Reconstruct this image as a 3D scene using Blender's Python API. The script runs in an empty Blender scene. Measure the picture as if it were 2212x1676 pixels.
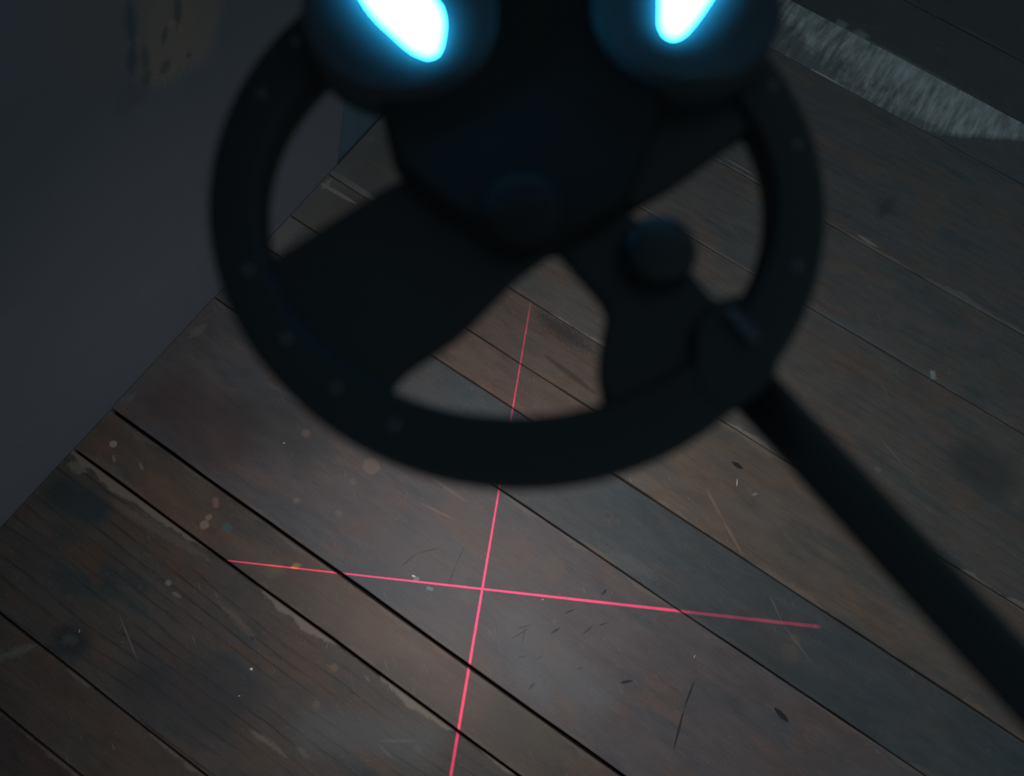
import bpy, bmesh, math, random
from mathutils import Vector, Matrix
random.seed(7)
S = bpy.context.scene
COL = S.collection
H = 1.2                                    # camera height above the floor

# ------------------------------------------------------------------ camera
RM = Matrix(((0.83135113, 0.53878951, -0.13623933), (0.55182857, -0.77123838, 0.31729575), (0.06588262, -0.33896494, -0.93848935)))
cx = (RM @ Vector((1, 0, 0))).normalized()
cz = -(RM @ Vector((0, 0, 1))).normalized()
cy = cz.cross(cx).normalized()
cam_d = bpy.data.cameras.new('camera')
cam = bpy.data.objects.new('camera', cam_d); COL.objects.link(cam)
cam.matrix_world = Matrix.Translation((0, 0, H)) @ Matrix((cx, cy, cz)).transposed().to_4x4()
cam_d.sensor_width = 36; cam_d.sensor_fit = 'HORIZONTAL'
cam_d.lens = 1600 / 2212 * 36
cam_d.clip_start = 0.01
cam_d.dof.use_dof = True
cam_d.dof.focus_distance = 1.22
cam_d.dof.aperture_fstop = 4.4
S.camera = cam

# ------------------------------------------------------------------ world, lights, exposure
S.view_settings.view_transform = 'Standard'
S.view_settings.look = 'None'
S.view_settings.gamma = 1
S.view_settings.use_curve_mapping = False
S.view_settings.exposure = 0
W = bpy.data.worlds.new('world'); S.world = W; W.use_nodes = True
W.node_tree.nodes['Background'].inputs[0].default_value = (0.62, 0.88, 1.0, 1)
W.node_tree.nodes['Background'].inputs[1].default_value = 0.145

DEV = Vector((-0.06999, 0.13521, 0.98949))           # centre of the ring
DROT = Matrix(((1, 0, -0.0025918), (-0.0002054, 0.9968548, -0.0792497), (0.0025837, 0.07925, 0.9968514)))  # columns: local axes
def d2w(p): return DEV + DROT @ Vector(p)

ld = bpy.data.lights.new('floor_lamp_light', 'SPOT'); ld.shadow_soft_size = 0.015; ld.energy = 19.0
ld.spot_size = math.radians(150); ld.spot_blend = 1.0
ld.color = (1.0, 0.95, 0.94)
lo = bpy.data.objects.new('floor_lamp_light', ld); COL.objects.link(lo)
lo.location = d2w((-0.014, -0.018, -0.030))
lo.rotation_euler = (Vector((0.26, 0.16, 0)) - lo.location).to_track_quat('-Z', 'Y').to_euler()

# ------------------------------------------------------------------ helpers
def link(name, me, mat=None, parent=None):
    o = bpy.data.objects.new(name, me); COL.objects.link(o)
    if mat: me.materials.append(mat)
    if parent: o.parent = parent
    return o
def tag(o, label=None, cat=None, group=None, kind=None):
    if label: o['label'] = label
    if cat: o['category'] = cat
    if group: o['group'] = group
    if kind: o['kind'] = kind
    return o
def bm_obj(name, bm, mat, parent=None, smooth=False):
    bmesh.ops.recalc_face_normals(bm, faces=bm.faces)
    me = bpy.data.meshes.new(name); bm.to_mesh(me); bm.free()
    if smooth:
        for p in me.polygons: p.use_smooth = True
    return link(name, me, mat, parent)
def box(bm, a, b):
    vs = [bm.verts.new((x, y, z)) for x in (a[0], b[0]) for y in (a[1], b[1]) for z in (a[2], b[2])]
    for f in ((0, 1, 3, 2), (4, 6, 7, 5), (0, 4, 5, 1), (2, 3, 7, 6), (0, 2, 6, 4), (1, 5, 7, 3)):
        bm.faces.new([vs[i] for i in f])
def smooth_outline(pts, n=1, k=.14):
    for _ in range(n):
        q = []
        for i in range(len(pts)):
            a = Vector(pts[i]); b = Vector(pts[(i + 1) % len(pts)])
            q += [tuple(a.lerp(b, k)), tuple(a.lerp(b, 1 - k))]
        pts = q
    return pts
def plate(name, pts, z0, z1, mat, parent, bev=0.0012, rnd=1, taper=0.0):
    pts = smooth_outline(pts, rnd)
    c = Vector((sum(p[0] for p in pts) / len(pts), sum(p[1] for p in pts) / len(pts)))
    bm = bmesh.new()
    lo_ = [bm.verts.new((c.x + (p[0] - c.x) * (1 + taper), c.y + (p[1] - c.y) * (1 + taper), z0)) for p in pts]
    hi_ = [bm.verts.new((p[0], p[1], z1)) for p in pts]
    bm.faces.new(hi_); bm.faces.new(lo_[::-1])
    n = len(pts)
    for i in range(n): bm.faces.new((lo_[i], lo_[(i + 1) % n], hi_[(i + 1) % n], hi_[i]))
    o = bm_obj(name, bm, mat, parent, True)
    m = o.modifiers.new('bevel', 'BEVEL'); m.width = bev; m.segments = 3; m.limit_method = 'ANGLE'; m.angle_limit = math.radians(50)
    m.harden_normals = True
    return o
def lathe(name, prof, c, mat, parent, seg=48, closed=False):
    bm = bmesh.new(); rings = []
    for r, z in prof:
        if r < 1e-6: rings.append([bm.verts.new((c[0], c[1], z))])
        else: rings.append([bm.verts.new((c[0] + r * math.cos(2 * math.pi * k / seg), c[1] + r * math.sin(2 * math.pi * k / seg), z)) for k in range(seg)])
    pairs = list(zip(rings, rings[1:])) + ([(rings[-1], rings[0])] if closed else [])
    for a, b in pairs:
        for k in range(seg):
            k2 = (k + 1) % seg
            if len(a) == 1 and len(b) > 1: bm.faces.new((a[0], b[k], b[k2]))
            elif len(b) == 1 and len(a) > 1: bm.faces.new((a[k], b[0], a[k2]))
            elif len(a) > 1: bm.faces.new((a[k], b[k], b[k2], a[k2]))
    return bm_obj(name, bm, mat, parent, True)

# ---- node helpers
class NT:
    def __init__(s, nt): s.nt = nt
    def n(s, t, **kw):
        nd = s.nt.nodes.new(t)
        for k, v in kw.items():
            if k.startswith('i'): s.put(nd.inputs[int(k[1:])], v)
            else: setattr(nd, k, v)
        return nd
    def put(s, sock, v):
        if isinstance(v, bpy.types.NodeSocket): s.nt.links.new(v, sock)
        elif v is not None: sock.default_value = v
    def m(s, op, a=None, b=None, c=None, clamp=False):
        nd = s.nt.nodes.new('ShaderNodeMath'); nd.operation = op; nd.use_clamp = clamp
        for i, v in enumerate((a, b, c)): s.put(nd.inputs[i], v)
        return nd.outputs[0]
    def v(s, op, a=None, b=None):
        nd = s.nt.nodes.new('ShaderNodeVectorMath'); nd.operation = op
        s.put(nd.inputs[0], a); s.put(nd.inputs[1], b)
        return nd.outputs['Value'] if op in ('DOT_PRODUCT', 'LENGTH', 'DISTANCE') else nd.outputs[0]
    def mr(s, v, a, b, c=0., d=1., smooth=False):
        nd = s.nt.nodes.new('ShaderNodeMapRange'); nd.interpolation_type = 'SMOOTHSTEP' if smooth else 'LINEAR'
        s.put(nd.inputs[0], v)
        for i, x in enumerate((a, b, c, d)): s.put(nd.inputs[i + 1], x)
        return nd.outputs[0]
    def mix(s, f, a, b, t='MIX'):
        nd = s.nt.nodes.new('ShaderNodeMix'); nd.data_type = 'RGBA'; nd.blend_type = t
        s.put(nd.inputs[0], f)
        for i, x in ((6, a), (7, b)): s.put(nd.inputs[i], x if isinstance(x, bpy.types.NodeSocket) else (*x[:3], 1))
        return nd.outputs[2]
    def noise(s, vec, scale, detail=4, rough=.55, dist=0, scl=(1, 1, 1), off=(0, 0, 0)):
        mp = s.nt.nodes.new('ShaderNodeMapping'); s.put(mp.inputs[0], vec); mp.inputs[1].default_value = off; mp.inputs[3].default_value = scl
        nd = s.nt.nodes.new('ShaderNodeTexNoise'); s.put(nd.inputs['Vector'], mp.outputs[0])
        nd.inputs['Scale'].default_value = scale; nd.inputs['Detail'].default_value = detail
        nd.inputs['Roughness'].default_value = rough; nd.inputs['Distortion'].default_value = dist
        return nd.outputs[0]

# a capsule-shaped mark between two points of the surface (stain, nick, scratch)
g = bpy.data.node_groups.new('surface_mark', 'ShaderNodeTree')
for nm, t in (('P', 'NodeSocketVector'), ('A', 'NodeSocketVector'), ('B', 'NodeSocketVector'), ('Radius', 'NodeSocketFloat'), ('Soft', 'NodeSocketFloat'), ('Ragged', 'NodeSocketFloat'), ('Taper', 'NodeSocketFloat')):
    g.interface.new_socket(nm, in_out='INPUT', socket_type=t)
g.interface.new_socket('Fac', in_out='OUTPUT', socket_type='NodeSocketFloat')
q = NT(g); gi = g.nodes.new('NodeGroupInput'); go = g.nodes.new('NodeGroupOutput')
P, A, B_, RAD, SOFT, RAG, TAP = [gi.outputs[i] for i in range(7)]
pa = q.v('SUBTRACT', P, A); ba = q.v('SUBTRACT', B_, A)
hh = q.m('DIVIDE', q.v('DOT_PRODUCT', pa, ba), q.v('DOT_PRODUCT', ba, ba), clamp=True)
sc = g.nodes.new('ShaderNodeVectorMath'); sc.operation = 'SCALE'; q.put(sc.inputs[0], ba); q.put(sc.inputs['Scale'], hh)
dist = q.v('LENGTH', q.v('SUBTRACT', pa, sc.outputs[0]))
hc = q.m('SUBTRACT', q.m('MULTIPLY', hh, 2), 1)
RAD = q.m('SUBTRACT', RAD, q.m('MULTIPLY', q.m('MULTIPLY', q.m('ADD', RAD, SOFT), TAP), q.m('MULTIPLY', hc, hc)))
wob = q.m('MULTIPLY', q.m('SUBTRACT', q.noise(P, 220, 3), .5), RAG)
dist = q.m('ADD', dist, wob)
q.put(go.inputs[0], q.m('DIVIDE', q.m('SUBTRACT', q.m('ADD', RAD, SOFT), dist), SOFT, clamp=True))

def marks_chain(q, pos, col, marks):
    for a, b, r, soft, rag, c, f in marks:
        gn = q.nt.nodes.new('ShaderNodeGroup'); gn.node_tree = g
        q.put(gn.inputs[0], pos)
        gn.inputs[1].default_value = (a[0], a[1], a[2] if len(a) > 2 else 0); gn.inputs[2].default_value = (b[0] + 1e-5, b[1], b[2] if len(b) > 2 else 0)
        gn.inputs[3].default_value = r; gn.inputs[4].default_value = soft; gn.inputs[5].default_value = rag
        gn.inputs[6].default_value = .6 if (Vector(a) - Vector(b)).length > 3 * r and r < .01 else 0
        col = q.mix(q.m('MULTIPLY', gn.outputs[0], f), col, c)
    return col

def new_mat(name):
    m = bpy.data.materials.new(name); m.use_nodes = True
    nt = m.node_tree; b = nt.nodes['Principled BSDF']
    return m, NT(nt), b

def plank_mat(name, y0, y1, tint, seed, grain=.35, blotch=.5, pale_lo=0., pale_hi=0., pale=(.26, .20, .16), marks=(), rough=.55, scuff=1., band=False):
    m, q, b = new_mat(name)
    co = q.nt.nodes.new('ShaderNodeNewGeometry').outputs['Position']
    sep = q.nt.nodes.new('ShaderNodeSeparateXYZ'); q.put(sep.inputs[0], co)
    flat = q.nt.nodes.new('ShaderNodeCombineXYZ'); q.put(flat.inputs[0], sep.outputs[0]); q.put(flat.inputs[1], sep.outputs[1])
    F = flat.outputs[0]; off = (seed * 3.1, seed * 1.7, seed * .9)
    col = q.mix(0, tint, tint)
    # broad stain patches, cool and warm, drawn out along the board
    n1 = q.noise(F, 5, 4, .6, .6, (1, 3.2, 1), off)
    cool = tuple(c * k for c, k in zip(tint, (.56, .82, .95)))
    warm = tuple(c * k for c, k in zip(tint, (1.30, 1.0, .82)))
    col = q.mix(q.m('MULTIPLY', q.mr(n1, .50, .66, smooth=True), blotch), col, cool)
    n2 = q.noise(F, 7, 5, .6, .4, (1, 2.6, 1), (off[1], off[0], 3))
    col = q.mix(q.m('MULTIPLY', q.mr(n2, .50, .64, smooth=True), blotch), col, warm)
    n3 = q.noise(F, 14, 5, .65, 0, (1, 3, 1), (off[2], off[1], 7))
    col = q.mix(1., col, q.mix(n3, (.62, .62, .62), (1.38, 1.38, 1.38)), 'MULTIPLY')
    # grain: bent year rings, then fine fibre
    wv = q.nt.nodes.new('ShaderNodeTexWave'); wv.bands_direction = 'Y'; wv.wave_profile = 'SAW'
    mp = q.nt.nodes.new('ShaderNodeMapping'); q.put(mp.inputs[0], F); mp.inputs[1].default_value = off; mp.inputs[3].default_value = (.30, 1, 1)
    q.put(wv.inputs['Vector'], mp.outputs[0]); wv.inputs['Scale'].default_value = 17; wv.inputs['Distortion'].default_value = 9
    wv.inputs['Detail'].default_value = 3; wv.inputs['Detail Scale'].default_value = .45
    ring = q.mr(wv.outputs[1], .68, 1.0, 0, 1, True)
    ring = q.m('MULTIPLY', ring, q.mr(q.noise(F, 9, 3, .6, 0, (1, 2.5, 1), (off[0], 4, 1)), .35, .62))
    gr = q.m('MULTIPLY', ring, grain)
    col = q.mix(gr, col, tuple(c * .35 for c in tint))
    fib = q.noise(F, 30, 4, .65, 0, (1.2, 22, 1), off)
    col = q.mix(1., col, q.mix(fib, (.72, .72, .72), (1.28, 1.28, 1.28)), 'MULTIPLY')
    # fine scratches and rubbed spots
    sn = q.noise(F, 26, 2, .5, 1.6, (1, 1.9, 1), (seed, 2, 5))
    thin = q.mr(q.m('ABSOLUTE', q.m('SUBTRACT', sn, .5)), .0, .005, 1, 0)
    msk = q.mr(q.noise(F, 23, 3, .6, 0, (1, 1.6, 1), (4, seed, 1)), .54, .66)
    col = q.mix(q.m('MULTIPLY', q.m('MULTIPLY', thin, msk), .6 * scuff), col, (.30, .29, .28))
    for r_, sd, th_, cc, am in ((.55, 1, .655, (.34, .32, .31), .55), (1.25, 2, .66, (.34, .33, .32), .5), (-.35, 3, .66, (.30, .25, .21), .5), (.9, 4, .675, tuple(c * .3 for c in tint), .6), (2.2, 5, .67, tuple(c * .35 for c in tint), .5)):
        mp2 = q.nt.nodes.new('ShaderNodeMapping'); q.put(mp2.inputs[0], F); mp2.inputs[1].default_value = (seed * sd, sd, 0); mp2.inputs[2].default_value = (0, 0, r_)
        st_ = q.noise(mp2.outputs[0], 30 + 9 * sd, 2, .5, .12, (1, 12, 1))
        pm = q.mr(q.noise(F, 6 + sd, 4, .7, 0, (1, 1.5, 1), (sd, seed, 8)), .50, .62)
        th_ += .015
        col = q.mix(q.m('MULTIPLY', q.m('MULTIPLY', q.mr(st_, th_, th_ + .06), pm), am * scuff), col, cc)
    sp = q.noise(F, 120, 3, .6, 0, (1, 2.2, 1), (seed, seed, 0))
    col = q.mix(q.m('MULTIPLY', q.mr(sp, .68, .75), .40 * scuff), col, (.30, .26, .23))
    dk = q.noise(F, 85, 3, .6, 0, (1, 2.5, 1), (seed, 9, 0))
    col = q.mix(q.m('MULTIPLY', q.mr(dk, .68, .76), .5), col, tuple(c * .3 for c in tint))
    # worn edges beside the joints
    en = q.noise(F, 9, 4, .6, 0, (1, .5, 1), (off[1], 0, 2))
    for amt, dd in ((pale_lo, q.m('SUBTRACT', sep.outputs[1], y0)), (pale_hi, q.m('SUBTRACT', y1, sep.outputs[1]))):
        if amt:
            w = q.m('MULTIPLY', q.mr(en, .40, .70), .018)
            f = q.m('DIVIDE', q.m('SUBTRACT', w, dd), .004, clamp=True)
            col = q.mix(q.m('MULTIPLY', f, amt), col, pale)
    if band:     # pale grey band with a ragged edge, streaked crosswise
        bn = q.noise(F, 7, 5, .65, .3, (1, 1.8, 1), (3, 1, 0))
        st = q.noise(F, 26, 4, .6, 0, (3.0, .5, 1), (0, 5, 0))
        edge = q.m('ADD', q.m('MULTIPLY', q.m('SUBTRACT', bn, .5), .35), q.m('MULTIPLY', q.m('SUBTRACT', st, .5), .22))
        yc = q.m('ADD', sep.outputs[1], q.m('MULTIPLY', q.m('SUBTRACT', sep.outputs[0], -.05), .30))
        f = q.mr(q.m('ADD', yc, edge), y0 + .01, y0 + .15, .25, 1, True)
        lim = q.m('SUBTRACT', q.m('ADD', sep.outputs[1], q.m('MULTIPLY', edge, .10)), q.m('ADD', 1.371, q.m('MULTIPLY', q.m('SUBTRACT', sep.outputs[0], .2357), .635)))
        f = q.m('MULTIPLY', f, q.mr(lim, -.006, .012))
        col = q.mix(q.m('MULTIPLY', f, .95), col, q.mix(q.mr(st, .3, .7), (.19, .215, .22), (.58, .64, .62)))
    col = marks_chain(q, F, col, marks)
    q.put(b.inputs['Base Color'], col)
    q.put(b.inputs['Roughness'], q.m('ADD', q.m('MULTIPLY', n3, .25), rough - .1))
    b.inputs['Specular IOR Level'].default_value = .35
    bp = q.nt.nodes.new('ShaderNodeBump'); bp.inputs['Strength'].default_value = .25; bp.inputs['Distance'].default_value = .0009
    q.put(bp.inputs['Height'], q.m('ADD', q.m('MULTIPLY', fib, .6), q.m('ADD', q.m('MULTIPLY', ring, .25 * -1), q.m('MULTIPLY', n3, .5))))
    q.put(b.inputs['Normal'], bp.outputs[0])
    return m

def plain(name, col, rough=.5, spec=.5, bump=0, metal=0, bscale=900):
    m, q, b = new_mat(name)
    co = q.nt.nodes.new('ShaderNodeNewGeometry').outputs['Position']
    n = q.noise(co, bscale, 3)
    q.put(b.inputs['Base Color'], q.mix(n, tuple(c * .8 for c in col), tuple(c * 1.2 for c in col)))
    b.inputs['Roughness'].default_value = rough; b.inputs['Specular IOR Level'].default_value = spec; b.inputs['Metallic'].default_value = metal
    if bump:
        bp = q.nt.nodes.new('ShaderNodeBump'); bp.inputs['Strength'].default_value = bump; bp.inputs['Distance'].default_value = .0004
        q.put(bp.inputs['Height'], n); q.put(b.inputs['Normal'], bp.outputs[0])
    return m

# ------------------------------------------------------------------ structure: floor
XW = -0.6864
floor = bpy.data.objects.new('floor', None); COL.objects.link(floor); tag(floor, kind='structure')
m_sub = plain('dark_subfloor', (.012, .010, .010), .9, .1)
bm = bmesh.new(); box(bm, (XW - .05, -1.3, -.06), (2.2, 3.0, -.024)); bm_obj('subfloor', bm, m_sub, floor)

GB = (.118, .092, .082)     # worn brown
DK = (.030, .026, .027)
NK = (.035, .033, .036)
def mk(a, b, r, soft, rag, c, f=1.): return (a, b, r, soft, rag, c, f)
PALEW = (.55, .50, .46)
marks = {
 'tuft': [mk((-.06, 1.512), (-.04, 1.530), .006, .014, .03, (.26, .29, .28), .7), mk((-.02, 1.512), (.012, 1.528), .006, .014, .03, (.26, .29, .28), .7), mk((-.12, 1.510), (.30, 1.512), .003, .012, .02, (.24, .27, .26), .6)],
 'corner': [mk((-.68, .42), (-.52, .42), .04, .06, .05, (.11, .108, .108), .8), mk((-.686, .38), (-.686, .45), .012, .02, .05, (.20, .20, .19), .6)],
 'edgeboard': [mk((-.558, -.3735), (-.5285, -.3335), .003, .006, .015, (.17, .18, .15), .5), mk((-.575, -.372), (-.56, -.375), .006, .006, .02, (.12, .15, .12), .5)],
 'drops': [mk((-.1419, -.045), (.0567, -.040), .012, .030, .03, (.165, .105, .085), .55), mk((-.2934, -.0393), (-.2827, -.0279), .002, .004, .003, (.36, .30, .08), .7),
           mk((-.6534, -.0459), (-.652, -.0455), .0045, .002, .002, (.42, .29, .24), .85), mk((-.4468, -.0637), (-.4455, -.0632), .0050, .003, .003, (.30, .22, .18), .8),
           mk((-.4488, -.0518), (-.4482, -.0500), .0035, .002, .002, (.30, .22, .18), .7), mk((-.458, -.0241), (-.452, -.030), .003, .003, .006, (.28, .16, .13), .7),
           mk((-.640, -.060), (-.629, -.0665), .0015, .002, .002, (.28, .2, .18), .7), mk((-.598, -.045), (-.583, -.052), .0014, .002, .002, (.25, .2, .18), .7),
           mk((-.417, -.047), (-.412, -.047), .004, .004, .006, (.08, .14, .16), .7), mk((-.325, -.058), (-.300, -.052), .006, .014, .02, (.19, .15, .09), .45),
           mk((.10, -.035), (.18, -.02), .012, .03, .02, (.10, .09, .07), .5)],
 'centre': [mk((-.3531, .0475), (-.351, .047), .003, .003, .005, (.24, .18, .16), .6), mk((-.2989, .1213), (-.297, .121), .0035, .003, .006, (.22, .14, .13), .6),
            mk((-.2856, .0682), (-.283, .068), .003, .003, .006, (.22, .15, .14), .5), mk((-.1286, .1989), (-.1983, .1996), .0012, .003, .004, (.24, .19, .15), .5),
            mk((-.4117, .1433), (-.4105, .1433), .0045, .004, .006, (.33, .23, .17), .8), mk((-.2907, .1597), (-.287, .1590), .0105, .004, .005, (.22, .16, .13), .75),
            mk((.0464, .1924), (.052, .190), .012, .012, .01, (.19, .14, .10), .35),
            mk((.0521, .0634), (.0667, .0935), .0007, .0008, .001, DK), mk((.0516, .081), (.067, .0995), .0006, .0008, .001, DK), mk((.0695, .0669), (.060, .090), .0006, .0008, .001, DK),
            mk((.1347, .1975), (.1365, .2089), .0012, .0012, .0015, DK), mk((.0984, .104), (.1052, .1176), .0014, .0014, .002, DK), mk((.2254, .1026), (.2393, .1157), .0014, .0014, .003, DK),
            mk((.1137, .0187), (.1162, .0304), .0020, .0015, .003, DK), mk((.443, .203), (.468, .1978), .0032, .002, .003, (.02, .02, .022)),
            mk((.100, .140), (.110, .155), .0008, .001, .001, DK, .8), mk((.140, .130), (.147, .150), .0008, .001, .001, DK, .7), mk((.155, .155), (.163, .166), .0006, .001, .001, DK, .7),
            mk((.075, .045), (.084, .055), .0009, .001, .001, DK, .7), mk((.10, .06), (.106, .070), .0008, .001, .001, DK, .7), mk((.16, .082), (.166, .09), .0009, .001, .001, DK, .7),
            mk((.3196, .1688), (.3254, .1257), .0010, .0012, .0015, DK, .9), mk((.3254, .1257), (.3396, .0669), .0012, .0012, .0015, DK, .9),
            mk((-.1527, .0555), (-.1444, .087), .0005, .0010, .0005, DK, .6), mk((-.1444, .087), (-.1192, .1146), .0005, .001, .0005, DK, .6),
            mk((-.0882, .1382), (-.0826, .1071), .0005, .001, .0005, DK, .6), mk((-.0826, .1071), (-.0744, .0741), .0005, .001, .0005, DK, .6),
            mk((-.1231, .0541), (-.1200, .0560), .0018, .002, .003, (.28, .36, .34), .7), mk((-.0981, .0539), (-.093, .055), .0018, .002, .003, (.28, .36, .34), .6),
            mk((.05, .085), (.20, .065), .012, .035, .03, (.16, .17, .18), .35), mk((.06, .045), (.16, .015), .006, .02, .03, (.16, .18, .19), .35),
            mk((-.6742, .1997), (-.6801, .1656), .0055, .004, .012, (.17, .17, .15), .6), mk((-.684, .02), (-.684, .04), .003, .003, .006, (.15, .15, .14), .7),
            mk((-.52, .175), (-.44, .185), .0012, .006, .02, (.18, .19, .20), .5), mk((-.19, .155), (-.12, .165), .0008, .002, .003, (.24, .18, .14), .6),
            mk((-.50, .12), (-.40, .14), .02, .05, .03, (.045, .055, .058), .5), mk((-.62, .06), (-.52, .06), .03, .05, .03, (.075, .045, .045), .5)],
 'slate': [mk((.0766, .3112), (.078, .3112), .0030, .003, .002, (.055, .045, .045), .9), mk((.0766, .3112), (.078, .3112), .007, .003, .003, (.13, .10, .10), .4),
           mk((.4262, .2877), (.430, .2877), .011, .006, .008, (.14, .12, .105), .7), mk((.424, .312), (.428, .310), .004, .004, .008, (.16, .12, .09), .7),
           mk((.36, .350), (.3968, .3222), .0009, .0016, .001, (.20, .17, .15), .6), mk((.3968, .3222), (.4692, .2918), .0009, .0016, .001, (.20, .17, .15), .5),
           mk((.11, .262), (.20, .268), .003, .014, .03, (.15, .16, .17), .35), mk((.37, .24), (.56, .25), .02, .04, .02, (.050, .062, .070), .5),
           mk((.06, .252), (.13, .25), .0015, .004, .006, (.22, .16, .12), .5)],
 'warm': [mk((.1917, .4432), (.2384, .414), .0012, .0025, .002, (.30, .20, .16), .75), mk((.2384, .414), (.2955, .3799), .0012, .0025, .002, (.30, .19, .14), .75),
          mk((.2078, .5093), (.2276, .5092), .0030, .0016, .002, DK), mk((.27, .44), (.33, .47), .008, .02, .03, (.19, .16, .15), .4), mk((.262, .478), (.268, .485), .0016, .002, .004, (.35, .31, .30), .7),
          mk((.20, .40), (.24, .44), .004, .014, .02, (.19, .13, .11), .4)],
 'smudge': [mk((-.686, .46), (-.686, .56), .018, .03, .05, (.19, .19, .18), .6), mk((-.68, .50), (-.55, .50), .03, .05, .05, (.11, .108, .105), .6),
            mk((-.22, .553), (-.10, .545), .006, .018, .045, (.035, .040, .045), .7), mk((-.16, .49), (-.05, .48), .003, .005, .004, (.045, .035, .03), .6),
            mk((-.700, .5400), (-.615, .5431), .0030, .002, .003, (.27, .26, .24), .9), mk((-.686, .53), (-.686, .56), .003, .004, .008, (.27, .26, .24), .7),
            mk((-.6789, .4479), (-.66, .4473), .004, .003, .012, (.22, .21, .20), .6), mk((-.6738, .4154), (-.6400, .4300), .002, .003, .012, (.22, .21, .20), .6)],
 'right': [mk((-.72, .572), (-.57, .571), .0055, .003, .004, (.26, .25, .23), .85), mk((-.684, .675), (-.682, .677), .006, .004, .004, (.26, .26, .25), .7), mk((-.686, .57), (-.686, .80), .012, .02, .05, (.19, .19, .18), .5), mk((-.68, .64), (-.50, .66), .05, .06, .05, (.105, .108, .108), .6),
           mk((.5599, .7495), (.60, .75), .02, .035, .02, (.04, .046, .05), .6), mk((.40, .70), (.47, .67), .0006, .001, .0005, (.24, .22, .21), .6),
           mk((.42, .64), (.43, .645), .003, .004, .006, (.22, .2, .18), .5), mk((.36, .80), (.40, .76), .0015, .004, .006, (.20, .16, .13), .4),
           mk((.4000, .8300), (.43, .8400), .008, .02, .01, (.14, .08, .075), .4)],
 'strip': [mk((.16, .858), (.45, .859), .006, .010, .008, (.13, .15, .16), .55), mk((.4361, .868), (.440, .862), .003, .004, .006, (.36, .40, .42), .8)],
 'upper': [mk((.2079, 1.1438), (.235, 1.14), .006, .04, .04, (.035, .036, .042), .6), mk((-.096, 1.054), (-.02, 1.054), .0012, .0016, .001, (.32, .31, .29), .6),
           mk((.20, 1.052), (.245, 1.050), .0020, .003, .002, (.34, .32, .29), .7), mk((.50, 1.046), (.56, 1.046), .0016, .004, .003, (.20, .20, .19), .6)],
 'below': [mk((-.05, 1.368), (.035, 1.366), .0016, .0020, .001, (.55, .52, .48), .9), mk((.055, 1.364), (.075, 1.362), .0016, .002, .001, (.55, .52, .48), .7)],
 'left': [mk((-.1951, -.2508), (-.1613, -.2504), .0016, .004, .006, (.20, .165, .13), .6), mk((-.1786, -.2470), (-.1278, -.2501), .0014, .004, .006, (.20, .165, .13), .6),
          mk((-.126, -.2316), (-.0988, -.234), .0014, .004, .006, (.20, .165, .13), .5), mk((-.1483, -.1181), (-.146, -.118), .0030, .004, .005, (.22, .13, .09), .6),
          mk((-.138, -.1724), (-.136, -.1724), .0030, .004, .005, (.22, .14, .09), .5), mk((-.4325, -.1608), (-.430, -.1605), .002, .003, .003, (.26, .27, .27), .6),
          mk((.0294, -.1402), (.0152, -.1379), .003, .006, .008, (.17, .11, .07), .5), mk((-.0305, -.1605), (.0144, -.1311), .0010, .003, .003, (.16, .18, .19), .5),
          mk((-.0305, -.1655), (.0009, -.169), .0010, .003, .003, (.16, .18, .19), .5), mk((-.2747, -.1517), (-.2730, -.151), .0022, .002, .002, (.02, .022, .03), .8),
          mk((-.4975, -.3024), (-.485, -.300), .012, .02, .02, (.025, .032, .038), .8), mk((-.4975, -.3024), (-.49, -.30), .004, .006, .01, (.08, .085, .08), .7),
          mk((-.62, -.118), (-.40, -.100), .004, .006, .02, (.17, .14, .11), .5), mk((-.6858, -.1073), (-.655, -.1036), .006, .006, .016, (.22, .20, .16), .6),
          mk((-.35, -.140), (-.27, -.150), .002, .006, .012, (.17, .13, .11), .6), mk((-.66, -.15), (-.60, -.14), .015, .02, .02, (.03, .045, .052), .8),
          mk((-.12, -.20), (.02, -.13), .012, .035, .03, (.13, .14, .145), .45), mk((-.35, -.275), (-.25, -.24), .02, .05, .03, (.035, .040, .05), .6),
          mk((-.417, -.168), (-.40, -.166), .0015, .003, .005, (.22, .22, .22), .6), mk((-.46, -.235), (-.39, -.27), .0006, .0012, .0008, (.2, .19, .18), .6)],
}
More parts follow.
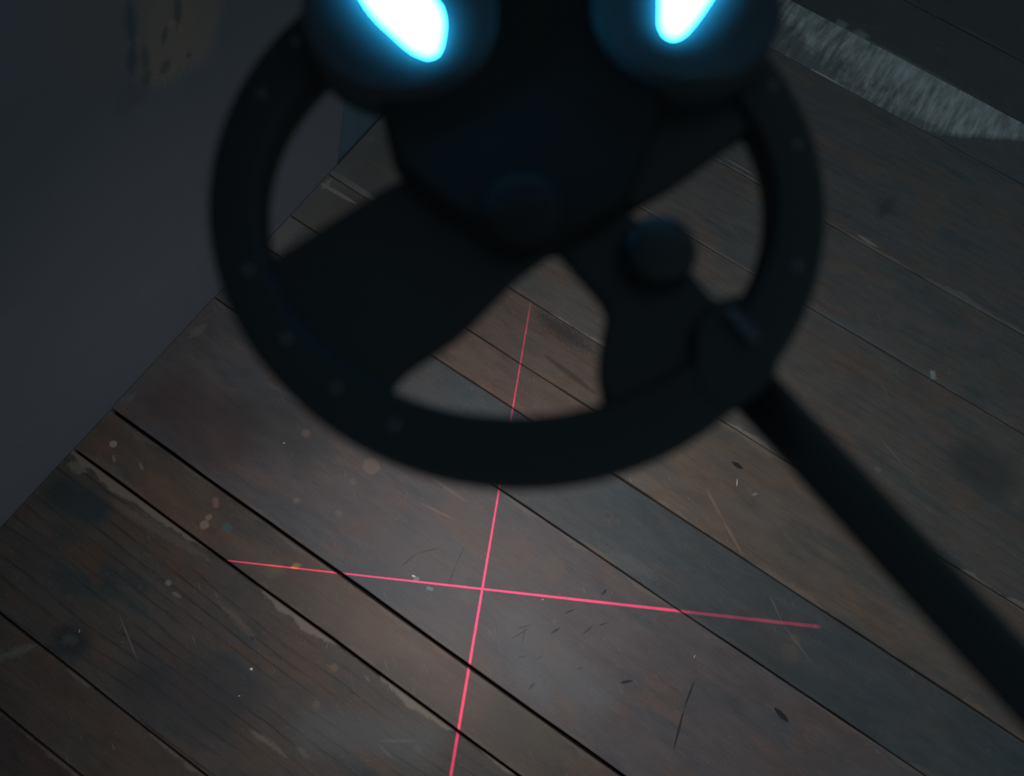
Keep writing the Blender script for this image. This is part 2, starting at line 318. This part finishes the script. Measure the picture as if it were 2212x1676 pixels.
# y0, y1, x0, x1, tint, grain, blotch, pale_lo, pale_hi, marks, gap below, z drop, roughness
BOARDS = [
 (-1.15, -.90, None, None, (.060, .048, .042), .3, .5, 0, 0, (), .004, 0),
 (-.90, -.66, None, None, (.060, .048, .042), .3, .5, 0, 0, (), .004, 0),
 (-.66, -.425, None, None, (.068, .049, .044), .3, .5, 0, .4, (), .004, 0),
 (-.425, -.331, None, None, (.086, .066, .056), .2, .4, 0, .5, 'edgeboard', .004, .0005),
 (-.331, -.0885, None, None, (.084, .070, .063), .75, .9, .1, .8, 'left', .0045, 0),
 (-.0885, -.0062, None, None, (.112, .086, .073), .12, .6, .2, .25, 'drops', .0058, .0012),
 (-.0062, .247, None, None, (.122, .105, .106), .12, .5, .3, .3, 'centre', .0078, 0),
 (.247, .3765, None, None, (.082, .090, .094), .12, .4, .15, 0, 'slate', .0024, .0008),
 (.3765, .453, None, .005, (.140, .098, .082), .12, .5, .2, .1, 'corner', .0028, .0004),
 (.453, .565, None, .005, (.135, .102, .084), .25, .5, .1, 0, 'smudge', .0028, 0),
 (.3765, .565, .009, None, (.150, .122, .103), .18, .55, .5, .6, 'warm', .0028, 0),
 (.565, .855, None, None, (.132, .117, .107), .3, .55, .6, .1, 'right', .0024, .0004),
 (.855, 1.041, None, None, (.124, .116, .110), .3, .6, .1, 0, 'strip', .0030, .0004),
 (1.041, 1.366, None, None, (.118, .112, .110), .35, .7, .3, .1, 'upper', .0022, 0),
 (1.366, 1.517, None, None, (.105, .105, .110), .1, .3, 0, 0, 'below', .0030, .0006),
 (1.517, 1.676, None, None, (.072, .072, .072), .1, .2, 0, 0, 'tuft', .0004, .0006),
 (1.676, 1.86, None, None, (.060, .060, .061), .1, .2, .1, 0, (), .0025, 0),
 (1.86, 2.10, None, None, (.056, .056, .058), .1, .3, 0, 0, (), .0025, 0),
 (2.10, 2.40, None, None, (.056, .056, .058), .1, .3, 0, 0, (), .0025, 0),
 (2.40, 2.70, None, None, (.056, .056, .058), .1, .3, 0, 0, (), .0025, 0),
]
XE = 1.9
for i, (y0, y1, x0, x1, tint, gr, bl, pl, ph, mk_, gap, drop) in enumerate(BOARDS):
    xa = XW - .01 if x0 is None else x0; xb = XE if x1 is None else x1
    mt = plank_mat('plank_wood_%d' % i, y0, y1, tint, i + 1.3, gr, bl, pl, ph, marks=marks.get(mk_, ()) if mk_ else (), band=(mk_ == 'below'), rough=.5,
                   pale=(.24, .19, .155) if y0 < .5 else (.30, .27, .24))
    bm = bmesh.new()
    # long edges get a slight hand-worn waviness
    N = 40; rows = []
    rnd = random.Random(i * 11 + 3); ph1, ph2, ph3 = rnd.random() * 6, rnd.random() * 6, rnd.random() * 6
    for k in range(N + 1):
        x = xa + (xb - xa) * k / N
        w1 = .0005 * math.sin(x * 13 + ph1) + .0004 * math.sin(x * 31 + ph2)
        w2 = .0005 * math.sin(x * 11 + ph3) + .0004 * math.sin(x * 37 + ph1)
        ya = y0 + gap / 2 + w1; yb = y1 - .001 + w2 * .4
        c = .0016
        rows.append([bm.verts.new(v) for v in ((x, ya, -.022), (x, ya, -drop - c), (x, ya + c, -drop), (x, yb - c, -drop), (x, yb, -drop - c), (x, yb, -.022))])
    for a, b2 in zip(rows, rows[1:]):
        for j in range(5): bm.faces.new((a[j], a[j + 1], b2[j + 1], b2[j]))
    bm.faces.new(rows[0]); bm.faces.new(rows[-1][::-1])
    bm_obj('plank', bm, mt, floor)

# ------------------------------------------------------------------ structure: walls
m, q, b = new_mat('grey_wall_paint'); m_wall = m
co = q.nt.nodes.new('ShaderNodeNewGeometry').outputs['Position']
base = q.mix(q.noise(co, 3, 4), (.145, .150, .170), (.178, .182, .204))
base = q.mix(q.m('MULTIPLY', q.mr(q.noise(co, 22, 5, .6), .55, .7), .12), base, (.24, .22, .20))
wx = XW - .012
BR = (.285, .225, .180); CR = (.115, .112, .108); CB = (.095, .115, .130)
wm = [mk((wx, .365, .452), (wx, .405, .50), .022, .022, .05, BR, .75), mk((wx, .352, .485), (wx, .395, .540), .018, .020, .05, BR, .6),
      mk((wx, .415, .448), (wx, .438, .475), .026, .024, .04, BR, .7), mk((wx, .30, .53), (wx, .34, .60), .030, .05, .08, (.215, .175, .170), .5),
      mk((wx, .317, .468), (wx, .338, .500), .0040, .008, .010, CB, .9), mk((wx, .338, .500), (wx, .358, .545), .0040, .009, .012, CB, .9),
      mk((wx, .335, .455), (wx, .350, .490), .0022, .008, .010, CR, .7), mk((wx, .400, .475), (wx, .420, .513), .0036, .005, .010, CR, .8),
      mk((wx, .372, .470), (wx, .388, .488), .0018, .004, .008, CR, .7), mk((wx, .388, .488), (wx, .402, .482), .0018, .004, .008, (.36, .26, .19), .6),
      mk((wx, .402, .482), (wx, .404, .462), .0018, .004, .008, (.36, .26, .19), .5), mk((wx, .352, .440), (wx, .372, .446), .0022, .008, .010, CR, .8),
      mk((wx, .330, .448), (wx, .336, .452), .003, .005, .006, CR, .7), mk((wx, .395, .430), (wx, .402, .434), .002, .004, .006, CR, .7),
      mk((wx, .300, .438), (wx, .330, .445), .006, .012, .03, (.15, .12, .13), .5), mk((wx, .28, .43), (wx, .31, .465), .006, .02, .03, (.12, .13, .135), .5)]
base = marks_chain(q, co, base, wm)
q.put(b.inputs['Base Color'], base); b.inputs['Roughness'].default_value = .75; b.inputs['Specular IOR Level'].default_value = .25
bp = q.nt.nodes.new('ShaderNodeBump'); bp.inputs['Strength'].default_value = .4; bp.inputs['Distance'].default_value = .003
q.put(bp.inputs['Height'], q.noise(co, 14, 6, .6)); q.put(b.inputs['Normal'], bp.outputs[0])
def wall_slab(name, yz, x0, x1, mat):
    bm = bmesh.new(); a = [bm.verts.new((x0, y, z)) for y, z in yz]; c = [bm.verts.new((x1, y, z)) for y, z in yz]
    bm.faces.new(a); bm.faces.new(c[::-1])
    for i in range(len(yz)): bm.faces.new((a[i], a[(i + 1) % len(yz)], c[(i + 1) % len(yz)], c[i]))
    o = bm_obj(name, bm, mat); tag(o, kind='structure'); return o
wall_slab('wall_left', [(-1.3, -.02), (.592, -.02), (.592, 0), (.638, .113), (1.45, 2.4), (-1.3, 2.4)], XW - .012, XW - .20, m_wall)
m_wall2 = plain('teal_grey_wall_paint', (.095, .150, .185), .7, .25, .2, bscale=30)
wall_slab('wall_back', [(.592, -.02), (3.0, -.02), (3.0, 2.4), (1.452, 2.4), (.640, .113), (.594, 0)], XW - .016, XW - .20, m_wall2)

# ------------------------------------------------------------------ the ring device
m_black = plain('matt_black_plastic', (.016, .019, .021), .55, .35, .25)
m_black2 = plain('satin_black_plastic', (.020, .023, .026), .38, .45)
m_hub = plain('rough_black_rubber', (.017, .018, .019), .85, .2)
m_pod = plain('pod_plastic', (.040, .044, .048), .85, .15)
m_col = plain('dark_grey_plastic', (.024, .024, .025), .85, .15)
m_pole = plain('black_pole_coating', (.010, .014, .016), .5, .3)
m_screw = plain('dull_steel', (.10, .11, .12), .45, .5, 0, .7)
m_tab = plain('tab_plastic_blue_glint', (.035, .060, .090), .30, .5)  # blue reflection of the LEDs put into the base colour
m_glass = plain('dark_lens', (.01, .01, .012), .08, .6)
def glow(name, c, s):
    m, q, b = new_mat(name); b.inputs['Base Color'].default_value = (.02, .02, .02, 1)
    b.inputs['Emission Color'].default_value = (*c, 1); b.inputs['Emission Strength'].default_value = s; return m
m_led = glow('cyan_light', (.024, .50, 1.0), 54)

dev = bpy.data.objects.new('ring_device', None); COL.objects.link(dev)
dev.matrix_world = Matrix.Translation(DEV) @ DROT.to_4x4()
tag(dev, 'black spoked ring device with two glowing cyan lights, held above the wooden floor', 'device')

def arc(cx_, cz_, r, a0, a1, n=5): return [(cx_ + r * math.cos(math.radians(a0 + (a1 - a0) * k / n)), cz_ + r * math.sin(math.radians(a0 + (a1 - a0) * k / n))) for k in range(n + 1)]
RO, T, rr = .1043, .011, .0022
def r_in(a): return .0806 + .00215 * math.cos(a) - .00368 * math.sin(a) + .0009 * math.cos(2 * a) + .0045 * math.sin(2 * a)   # the opening is slightly oval
bm = bmesh.new(); rings = []
for k in range(160):
    a = 2 * math.pi * k / 160; RI = r_in(a)
    prof = arc(RO - rr, -rr, rr, 90, 0) + arc(RO - rr, -T + rr, rr, 0, -90) + arc(RI + rr, -T + rr, rr, -90, -180) + arc(RI + .0016 + rr, -rr, rr, 180, 90)
    rings.append([bm.verts.new((r * math.cos(a), r * math.sin(a), z)) for r, z in prof])
for k in range(160):
    a, c = rings[k], rings[(k + 1) % 160]
    for i in range(len(a)):
        i2 = (i + 1) % len(a); bm.faces.new((a[i], a[i2], c[i2], c[i]))
bm_obj('rim', bm, m_black, dev, True)

SPOKE_LEFT = [(-.0300, -.0181), (-.0364, -.0243), (-.0505, -.0659), (-.0542, -.0773), (-.0268, -.0878), (.0089, -.0893), (.0056, -.0780), (.0138, -.0549), (.0173, -.0294), (.0226, -.0122), (.0109, .0002), (-.0196, -.0055)]
SPOKE_FRONT = [(.0226, -.0122), (.0494, -.0210), (.0543, -.0337), (.0583, -.0413), (.0655, -.0493), (.0713, -.0561), (.0882, -.0393), (.0960, -.0129), (.0920, .0110), (.0835, .0081), (.0769, .0004), (.0678, .0038), (.0527, .0098), (.0370, .0117), (.0255, .0124)]
SPOKE_RIGHT = [(.0356, .0135), (.0433, .0306), (.0530, .0605), (.0592, .0735), (.0433, .0900), (.0193, .0868), (.0149, .0547), (.0257, .0212)]
SPOKE_TOP = [(-.0694, .0662), (-.0221, .0850), (-.0300, .0880), (-.0820, .0500)]
CORE = [(-.0580, -.0010), (-.0375, -.0195), (-.0141, -.0240), (.0027, -.0239), (.0142, -.0197), (.0240, -.0144), (.0290, -.0040), (.0341, .0077), (.0328, .0192), (.0268, .0454), (.0162, .0655), (-.0072, .0881), (-.0432, .0900), (-.0700, .0700), (-.0777, .0440), (-.0652, .0185)]
plate('spoke', SPOKE_LEFT, -.010, -.003, m_black, dev, .0010, 1, .03)
plate('spoke', SPOKE_FRONT, -.010, -.003, m_black, dev, .0010, 1, .03)
plate('spoke', SPOKE_RIGHT, -.010, -.003, m_black, dev, .0010, 1, .03)
plate('hub', CORE, -.009, .006, m_hub, dev, .002, 1, .018)
lathe('hub_cap', [(0, .0095), (.0085, .0093), (.0112, .0086), (.0124, .0074), (.0130, .004)], (.009, -.0122), m_col, dev)
podl = lathe('light_pod', [(0, .0120), (.0322, .0120), (.0335, .0115), (.0335, -.004), (.031, -.008)], (-.0671, .0257), m_pod, dev, 64)
podr = lathe('light_pod', [(0, .0120), (.0322, .0120), (.0329, .0115), (.0329, -.004), (.031, -.008)], (.0133, .0852), m_pod, dev, 64)
LED_LEFT = [(-.0788, .0213), (-.0749, .0193), (-.0682, .0171), (-.0621, .0158), (-.0564, .0145), (-.0519, .0140), (-.0471, .0149), (-.0456, .0175), (-.0464, .0208), (-.0501, .0276), (-.0530, .0304), (-.0567, .0320), (-.0628, .0348), (-.0744, .0387), (-.0896, .0379), (-.0925, .0285)]
LED_RIGHT = [(.0023, .0874), (.0055, .0800), (.0085, .0750), (.0110, .0707), (.0138, .0685), (.0166, .0683), (.0182, .0702), (.0191, .0731), (.0194, .0779), (.0194, .0849), (.0188, .0940), (.0169, .1073), (.0085, .1090), (.0025, .0998)]
def led(pts, par):
    o = plate('light_lens', pts, .0110, .0168, m_led, par, .0015, 1); o['label'] = 'glowing cyan light window'; return o
led(LED_LEFT, podl); led(LED_RIGHT, podr)
lathe('knob', [(0, .0075), (.0085, .0072), (.0108, .0058), (.0120, .0030), (.0120, -.004), (.011, -.006)], (.0532, .0026), m_black, dev, 40)
CLAMP = [(.0752, -.0128), (.0779, .0006), (.0936, -.0003), (.1051, -.0093), (.1033, -.0214), (.0990, -.0314), (.0851, -.0301)]
clampo = plate('clamp', CLAMP, -.016, .001, m_black, dev, .002, 1)
t = plate('clamp_tab', [(.0803, -.0049), (.0819, -.0019), (.0942, -.0060), (.0937, -.0095)], .001, .0042, m_tab, clampo, .001, 1); t['label'] = 'glossy tab with a blue glint in its colour'
for p in [(-.0964, .0014), (-.0927, -.0225), (.0528, .0815), (.0714, .0653), (-.0292, -.0890), (-.0063, -.0930), (-.0540, -.0774), (.0931, .0244), (.0154, -.0925)]:
    lathe('screw', [(0, .0010), (.0012, .0009), (.0018, .0004), (.0020, -.0006)], p, m_screw, dev, 16)
# light panel and laser emitter on the underside
lathe('floor_light', [(.0, -.026), (.014, -.026), (.0165, -.024), (.017, -.021), (.017, -.009)], (-.014, -.018), m_col, dev, 32)
fl_ = lathe('lamp_lens', [(0, -.0275), (.0110, -.0272), (.0118, -.0258)], (-.014, -.018), glow('pale_lamp', (1, .97, .94), 4), bpy.data.objects['floor_light'], 24)
las = lathe('laser_module', [(0, -.024), (.0035, -.024), (.006, -.023), (.0065, -.021), (.0065, -.008)], (.041, .002), m_col, dev, 24)
# pole: straight round tube leaving the clamp and rising towards the operator
def tube(name, pts, rads, mat, parent, seg=24):
    bm = bmesh.new(); rings = []
    for i, p in enumerate(pts):
        d = (Vector(pts[min(i + 1, len(pts) - 1)]) - Vector(pts[max(i - 1, 0)])).normalized()
        u = d.cross(Vector((0, 0, 1))).normalized(); w = u.cross(d)
        rings.append([bm.verts.new(Vector(p) + (u * math.cos(2 * math.pi * k / seg) + w * math.sin(2 * math.pi * k / seg)) * rads[i]) for k in range(seg)])
    for a, b2 in zip(rings, rings[1:]):
        for k in range(seg): bm.faces.new((a[k], a[(k + 1) % seg], b2[(k + 1) % seg], b2[k]))
    bm.faces.new(rings[0]); bm.faces.new(rings[-1][::-1])
    return bm_obj(name, bm, mat, parent, True)
p0 = Vector((.0975, -.0125, -.0150)); p1 = Vector((.2046, -.0521, -.0031)); dd = p1 - p0
tube('pole', [p0, p0 + dd * .3, p1, p0 + dd * 2.6], [.0086, .0086, .0086, .0086], m_pole, dev)
tube('handle_grip', [p0 + dd * 2.55, p0 + dd * 2.6, p0 + dd * 3.4, p0 + dd * 3.45], [.011, .013, .013, .010], m_black2, dev)

# laser light: a real point lamp in the emitter, its beam split into two crossed fans
L = d2w((.041, .002, -.0265))
pl = bpy.data.lights.new('laser_light', 'POINT'); pl.shadow_soft_size = 0; pl.energy = 1
pl.color = (1, 1, 1)
plo = bpy.data.objects.new('laser_light', pl); COL.objects.link(plo); plo.location = L
pl.use_nodes = True; q = NT(pl.node_tree); em = pl.node_tree.nodes['Emission']
dirn = q.v('NORMALIZE', pl.node_tree.nodes.new('ShaderNodeTexCoord').outputs['Normal'])
def fan(a, b, c0, w0, w1, f0, f1, gain):
    A_ = (Vector((*a, 0)) - L).normalized(); B2 = (Vector((*b, 0)) - L).normalized()
    n = A_.cross(B2).normalized(); e = n.cross(A_).normalized()       # e: from a towards b inside the fan
    ang = math.acos(max(-1, min(1, A_.dot(B2))))
    dn = q.m('ABSOLUTE', q.v('DOT_PRODUCT', dirn, tuple(n)))
    th = q.m('ARCTAN2', q.v('DOT_PRODUCT', dirn, tuple(e)), q.v('DOT_PRODUCT', dirn, tuple(A_)))
    tt = q.m('DIVIDE', th, ang)
    w = q.mr(tt, 0, 1, w0, w1)
    prof_ = q.m('SUBTRACT', 1, q.m('DIVIDE', dn, w), clamp=True)
    prof_ = q.m('MINIMUM', q.m('MULTIPLY', prof_, 1.8), 1)
    lim = q.m('MULTIPLY', q.mr(tt, 0, f0), q.mr(tt, 1 - f1, 1, 1, 0))
    return q.m('MULTIPLY', q.m('MULTIPLY', prof_, lim), gain), tt
f1, t1 = fan((-.3827, -.0869), (.453, .352), 0, .0014, .0034, .004, .006, 1.)
f2, t2 = fan((-.2385, .5646), (.150, -.290), 0, .0016, .0034, .03, .05, 1.)
f2 = q.m('MULTIPLY', f2, q.mr(t2, .0, .55, .35, 1))
f1 = q.m('MULTIPLY', f1, q.mr(t1, .76, .80, 1, .42))
spk = q.noise(dirn, 500, 2, .6)
I = q.m('MULTIPLY', q.m('MAXIMUM', f1, f2), q.mr(spk, .35, .6, .82, 1.08))
cmb = q.nt.nodes.new('ShaderNodeCombineXYZ')
q.put(em.inputs['Color'], (1.0, .02, .16, 1)); q.put(em.inputs['Strength'], q.m('MULTIPLY', I, 210))

# ------------------------------------------------------------------ small loose flecks on the floor
m_white = plain('white_fleck', (.80, .80, .78), .6, .3)
def fleck(p, ang, ln, wd, label, z=0):
    bm = bmesh.new(); n = 7; vs = []
    rnd = random.Random(label)
    ring0 = [( -ln / 2, 0, .0004)]
    prof_ = [(-.5, .35), (-.2, 1.), (.25, .8), (.5, .3)]
    rg = []
    for t_, r_ in prof_:
        rg.append([bm.verts.new((t_ * ln, math.cos(2 * math.pi * k / 6) * wd / 2 * r_ * rnd.uniform(.8, 1.2), .0005 + math.sin(2 * math.pi * k / 6) * .0005 * r_)) for k in range(6)])
    for a, b2 in zip(rg, rg[1:]):
        for k in range(6): bm.faces.new((a[k], a[(k + 1) % 6], b2[(k + 1) % 6], b2[k]))
    bm.faces.new(rg[0]); bm.faces.new(rg[-1][::-1])
    o = bm_obj('fleck', bm, m_white); o.location = (p[0], p[1], z); o.rotation_euler = (0, 0, ang)
    tag(o, label, 'fleck', 'pale flecks scattered on the floorboards')
fleck((.2308, .4824), 2.0, .0125, .0020, 'white sliver on the warm brown board between ring and pole')
fleck((-.2469, -.1865), .2, .0046, .0040, 'small square white crumb on the dark board at bottom left')
fleck((-.2374, -.2244), .8, .0036, .0012, 'thin white fleck just below the square white crumb')
fleck((-.4905, -.2844), -.9, .0050, .0010, 'thin pale sliver beside the dark knot at lower left')
fleck((.3029, .1993), 1.6, .0060, .0010, 'thin pale splinter near the long dark crack, under the right laser arm')
fleck((-.4291, .1101), .8, .0040, .0018, 'white speck left of the ring, below the orange-brown paint spot')
fleck((.0604, .1392), .9, .0045, .0012, 'tiny white curl touching the red line just right of the cross')
fleck((-.1275, .0560), .3, .0060, .0030, 'pale greenish chip on the red line left of the cross')
